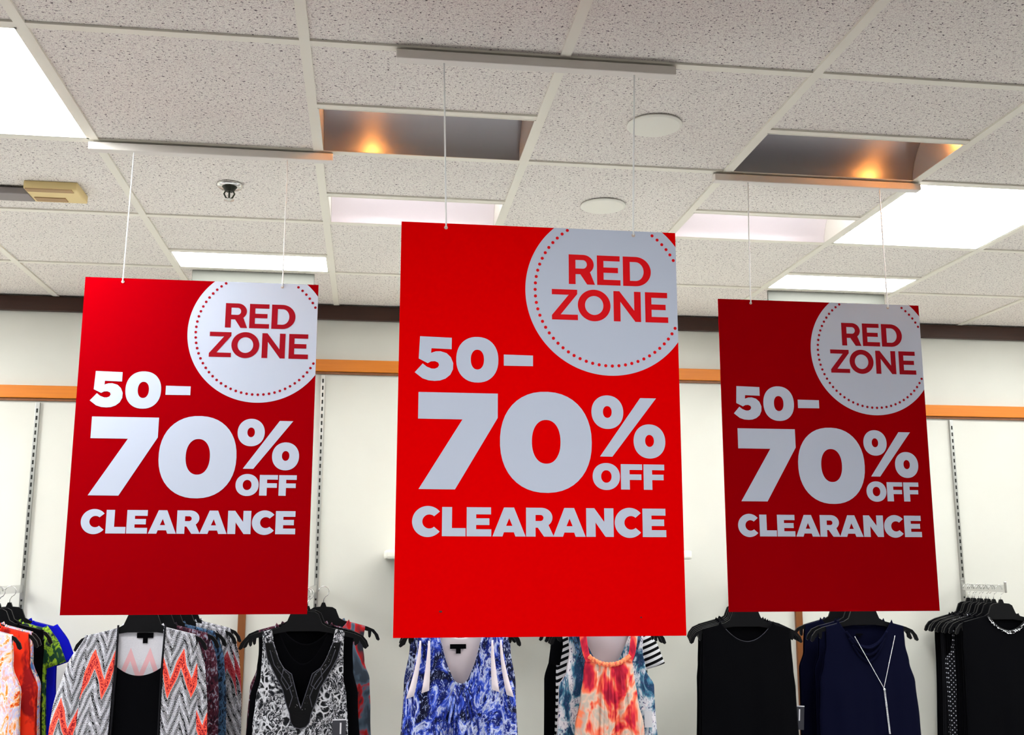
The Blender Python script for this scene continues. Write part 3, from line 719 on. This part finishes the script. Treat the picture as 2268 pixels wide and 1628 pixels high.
# ---- blue rack
X3 = .348; y0 = 4.05
nb_in = [(0, -.281), (.016, -.277), (.030, -.262), (.042, -.235), (.055, -.205), (.068, -.160), (.077, -.118), (.083, -.06)]
BL = [(-.08, .160), (-.14, .158), (-.22, .170), (-.30, .200), (-.36, .206), (-.8, .24)]
t = tank(X3, y0, 'blue and white paisley sleeveless top with a deep white-lined scoop neck', None, BLUE, WHITEC, ptab(nb_in), ushape(.075, -.075, -.118, 2.4), BL, .026, (.011, 62), 12, 'paisley_blouse')
def fy(dep, hwt, lift): 
    def f(x, z): 
        h = interp(hwt, z); u = min(.98, abs(x)/h); low = min(1, max(0, (-.10-z)/.25)); return -(dep*(.25+.75*low)*(1-u*u)**.5+.0068+lift)
    return f
F = fy(.026, BL, .008)
for s in (-1, 1):
    for k, (xa, xb) in enumerate(((.118, .135), (.150, .190))):
        L = []
        for i in range(9):
            q = i/8; L.append((s*(xa+(xb-xa)*q**1.6-.004*(1-q)-.020*q), -.125-.175*q-.02*k*q))
        Rr = [(s*(xa+(xb-xa)*q**1.6+.002+.006*q), -.125-.185*q-.02*k*q) for q in [i/8 for i in range(9)]]
        bm = bmesh.new(); lv = [bm.verts.new((x, F(x, z), z)) for x, z in L]; rv = [bm.verts.new((x, F(x, z)+.002, z)) for x, z in Rr]
        for i in range(8): bm.faces.new((lv[i], lv[i+1], rv[i+1], rv[i]))
        solid(obj('armhole_lining', bm, WHITEC, t, True), .002)
F2 = fy(.026, BL, .004)
neck_tape(t, ptab(nb_in), lambda x: F2(x, ptab(nb_in)(x) or -.1), DKBLUE, .074, .0032)
bm = bmesh.new()                                     # gathers knot under the neckline
for i in range(7):
    a = -.03+i*.01; tube(bm, [(a*.5, -.030, -.284), (a*1.2, -.036, -.33), (a*2.0, -.034, -.40), (a*2.6, -.033, -.50)], [.002, .006, .005, .002], 8)
obj('gathers', bm, BLUEC, t, True)
neck_label(t, -.008, -.140, .006, .060, .017)
g3 = 'hangers of the blue top rack'
hanger(X3, y0, 'black hanger holding the blue and white paisley top', g3)
for i, (dx, dy, mt, lb) in enumerate(((.012, .085, DKBLUE, 'dark blue printed top directly behind the blue paisley top'), (.006, .18, DKBLUE, 'dark blue printed top nearest the wall behind the blue paisley top'))):
    t = tank(X3+dx, y0+dy, lb, None, mt, None, None, None, [(-.08, .170), (-.16, .185), (-.30, .205), (-.8, .235)], .02, (.004, 60), 20+i)
    hanger(X3+dx, y0+dy, 'black hanger holding the '+lb.replace(' printed top', ' top'), g3)

# ---- coral rack
X4 = .918; y0 = 4.1
t = thing('halter_blouse', 'coral floral pleated halter top with a gathered peach neckband', 'top', (X4, y0, CAMZ-.152))
HL = [(-.19, .088), (-.26, .096), (-.34, .108), (-.46, .132), (-.8, .19)]
hn = ushape(.0885, -.187, -.228, 2.2)
panel(t, 'front_panel', CORAL, HL, hn, ZB, .020, -1, (.005, 95), 31)
panel(t, 'back_panel', CORAL, HL, ushape(.0885, -.21, -.26), ZB, .006, 1, (0, 0), 32)
for i, s in enumerate((-1, 1)):
    sleeve(t, 'strap', [(s*.104, -.004, -.062), (s*.100, -.010, -.12), (s*.090, -.014, -.18), (s*.078, -.016, -.212)], [.013, .013, .012, .010], CORAL, .22, 16, .2, 5)
bm = bmesh.new(); pts = [(x, -.021+.05*abs(x), hn(x)+.006) for x in [-.080+.160*i/40 for i in range(41)]]
tube(bm, pts, [.0085*(1+.16*math.sin(i*1.9)) for i in range(41)], 12); obj('neckband', bm, PEACH, t, True)
for x in (-.055, -.030, -.004, .022, .048, .072):
    bm = bmesh.new(); tube(bm, [(x*.85, -.0225, -.245), (x, -.0265, -.34), (x*1.25, -.0275, -.50), (x*1.5, -.0275, -.78)], [.001, .0055, .006, .005], 8)
    obj('pleat', bm, CORAL, t, True)
g4 = 'hangers of the coral top rack'
hanger(X4, y0, 'black hanger holding the coral floral halter top', g4)
t = tank(X4+.004, y0+.06, 'white sleeveless top with teal blotches, behind the coral halter top', None, TEAL, WHITEC, ushape(.112, -.062, -.24), ushape(.09, -.062, -.10), [(-.08, .150), (-.18, .143), (-.25, .155), (-.31, .186), (-.8, .215)], .016, (.003, 40), 35)
for s in (-1, 1):
    bm = bmesh.new(); tube(bm, [(s*.143, -.016, -.075), (s*.118, -.020, -.16), (s*.080, -.022, -.25)], [.006, .008, .006], 8)
    obj('shoulder_piping', bm, SLATE, t, True)
pricetag(t, .155, -.40, -.028, TAGW, .030, .06)
hanger(X4+.004, y0+.06, 'black hanger holding the white top with teal blotches', g4)
t = tank(X4+.004, y0+.14, 'black and white striped short sleeve top behind the teal blotched top', None, STRIPE, None, None, None, [(-.08, .170), (-.3, .182), (-.8, .20)], .016, (.003, 40), 36)
sleeve(t, 'sleeve', [(.160, 0, -.10), (.190, 0, -.165), (.214, 0, -.245)], [.020, .036, .042], STRIPE, .4, 28, .03, 1)
sleeve(t, 'sleeve', [(-.160, 0, -.10), (-.172, 0, -.165), (-.182, 0, -.235)], [.020, .030, .030], BLACKC, .4, 28, .03, 1)
hanger(X4+.004, y0+.14, 'black hanger holding the striped short sleeve top', g4)
t = tank(X4-.006, y0+.22, 'black lace top nearest the wall behind the coral halter top', None, BLACKC, None, None, None, [(-.08, .172), (-.2, .18), (-.3, .205), (-.8, .21)], .016, (.003, 40), 37)
hanger(X4-.006, y0+.22, 'black hanger nearest the wall on the coral top rack', g4)

# ---- black tank rack
X5 = 1.466; y0 = 4.1
BK = [(-.08, .176), (-.16, .178), (-.25, .182), (-.32, .188), (-.8, .205)]
t = tank(X5, y0, 'plain black sleeveless tank, frontmost at the left below the right sign', None, BLACKC, None, ushape(.108, -.065, -.142), ushape(.07, -.06, -.080), BK, .022, (.004, 40), 41)
neck_tape(t, ushape(.108, -.065, -.142), -.013, PIPING, .085, .0010)
g5 = 'hangers of the black tank rack'
hanger(X5, y0, 'black hanger holding the frontmost plain black tank', g5)
for i, (dx, dy) in enumerate(((.022, .08), (.044, .16), (.068, .25), (.092, .34))):
    n_ = ['second', 'third', 'fourth', 'fifth'][i]
    t = tank(X5+dx, y0+dy, 'black sleeveless tank, %s from the front on the rack left of the oak upright' % n_, None, BLACKC if i % 2 else CHAR if i == 0 else BLACKC, None, None, None, BK, .018, (.003, 40), 42+i)
    if i == 0: pricetag(t, .205, -.395, -.01, TAGM, .050, .09, math.radians(4))
    hanger(X5+dx, y0+dy, 'black hanger, %s from the front on the black tank rack' % n_, g5)
# ---- navy rack
X6 = 1.975; y0 = 4.15
NV = [(-.08, .163), (-.16, .165), (-.23, .178), (-.31, .198), (-.45, .207), (-.8, .225)]
t = tank(X6, y0, 'navy sleeveless cowl neck top with a silver chain necklace, right of the oak upright', None, NAVY, None, ushape(.115, -.062, -.165), ushape(.075, -.06, -.090), NV, .022, (.004, 40), 51)
for k in range(3):
    neck_tape(t, ushape(.10-.012*k, -.085-.02*k, -.175-.025*k), lambda x: -.020-.004*(1-abs(x)/.1), NAVY, .085-.012*k, .005, 'cowl_fold')
bm = bmesh.new()
def chain(a, b, n):
    for i in range(n):
        q = (i+.5)/n; bmesh.ops.create_icosphere(bm, subdivisions=1, radius=.0021, matrix=Matrix.Translation((a[0]+(b[0]-a[0])*q, -.033, a[1]+(b[1]-a[1])*q)))
chain((-.057, -.128), (.052, -.327), 62); chain((.112, -.126), (.052, -.327), 58); chain((.052, -.327), (.064, -.50), 48); chain((.056, -.327), (.068, -.50), 48)
bmesh.ops.create_icosphere(bm, subdivisions=2, radius=.006, matrix=Matrix.Translation((.053, -.034, -.332)))
o = obj('chain_necklace', bm, SILVER, t, True)
neck_label(t, -.02, -.120, .004, .03, .006)
g6 = 'hangers of the navy top rack'
hanger(X6, y0, 'black hanger holding the navy top with the silver chain', g6)
for i, (dx, dy) in enumerate(((.02, .09), (-.004, .18))):
    n_ = ['directly behind the chain necklace top', 'nearest the wall'][i]
    tank(X6+dx, y0+dy, 'navy sleeveless top %s, right of the oak upright' % n_, None, NAVY, None, None, None, [(-.08, .170), (-.2, .178), (-.27, .20), (-.8, .21)], .018, (.003, 40), 52+i)
    hanger(X6+dx, y0+dy, 'black hanger of the navy top '+n_, g6)
# ---- right edge rack
X7 = 2.788; y0 = 4.50
cn = ushape(.10, -.066, -.135, 2.0, .02)
t = tank(X7, y0, 'black top with a glittering beaded collar, frontmost at the right edge', None, BLACKC, None, cn, None, [(-.08, .190), (-.2, .198), (-.8, .21)], .014, (.003, 40), 61, zbot=-.75)
bm = bmesh.new(); rb = random.Random(2)
for i in range(150):
    q = rb.uniform(-.075, .115); z = cn(q)
    if z is None: continue
    bmesh.ops.create_icosphere(bm, subdivisions=1, radius=rb.uniform(.001, .0028), matrix=Matrix.Translation((q+rb.uniform(-.003, .003), -.017, z-rb.uniform(0, .012))))
o = obj('beaded_collar', bm, SILVER, t); o['kind'] = 'stuff'
neck_tape(t, cn, -.014, BEAD, .115, .004, 'collar_band', x0=-.075)
g7 = 'hangers of the rack at the right edge'
hanger(X7, y0, 'black hanger holding the top with the beaded collar', g7)
yy = y0+.055
RG = [(.0, 'second', BLACKC), (.030, 'third', BLACKC), (.060, 'fourth', DOTS), (.090, 'fifth', BLACKC), (.118, 'sixth', BLACKC), (.146, 'seventh', CHAR), (.172, 'eighth', BLACKC), (.198, 'ninth', BLACKC)]
for i, (dy, n_, mt) in enumerate(RG):
    lb = ('black top with white polka dots, %s from the front on the right edge rack' if mt is DOTS else 'plain dark top, %s from the front on the right edge rack') % n_
    hw = [(-.08, .175), (-.17, .172), (-.22, .182), (-.27, .214), (-.8, .225)] if mt is DOTS else [(-.08, .17), (-.2, .175), (-.8, .20)]
    tank(X7-.006*(i % 2), yy+dy, lb, None, mt, None, None, None, hw, .008, (.001, 40), 70+i, zbot=-.75)
    hanger(X7-.006*(i % 2), yy+dy, 'black hanger, %s from the front on the right edge rack' % n_, g7)
# ---- left edge rack
X0 = -1.438; g0 = 'hangers of the rack at the left edge'
WD = [(-.08, .19), (-.2, .20), (-.30, .235), (-.8, .27)]
LG = [(4.10, .0, PAIS, 'orange and lilac paisley top, frontmost at the left edge', 0), (4.19, .03, REDB, 'red draped top behind the paisley one at the left edge', 0), (4.28, .015, MULT, 'pastel printed top, third from the front at the left edge', 0),
      (4.37, .03, BLACKC, 'black top with pale flecks, fourth from the front at the left edge', 0), (4.46, .02, LIME, 'lime and dark green print top near the wall at the left edge', 1), (4.56, .03, ROYAL, 'royal blue short sleeve top nearest the wall at the left edge', 1)]
for i, (y, dx, mt, lb, sl) in enumerate(LG):
    t = tank(X0+dx, y, lb, None, mt, None, None, None, WD if i < 3 else [(-.08, .19), (-.2, .195), (-.8, .23)], .026, (.007, 50), 90+i, 'printed_top')
    if sl: sleeve(t, 'sleeve', [(.17, 0, -.095), (.205, 0, -.16), (.232, 0, -.235)], [.020, .034, .038], mt, .45, 24, .05, 1); sleeve(t, 'sleeve', [(-.17, 0, -.095), (-.205, 0, -.16), (-.232, 0, -.235)], [.020, .034, .038], mt, .45, 24, .05, 1)
    if i == 0:
        bm = bmesh.new(); tube(bm, [(.10, -.014, -.065), (.07, -.026, -.16), (.02, -.036, -.28)], .007, 8); obj('gold_braid', bm, plain('gold_braid', (.6, .4, .06), .4, .7), t, True)
    hanger(X0+dx, y, 'black hanger holding the '+lb.split(',')[0].replace(' at the left edge', '').replace(' near the wall', '').replace(' nearest the wall', '')+' at the left edge', g0)
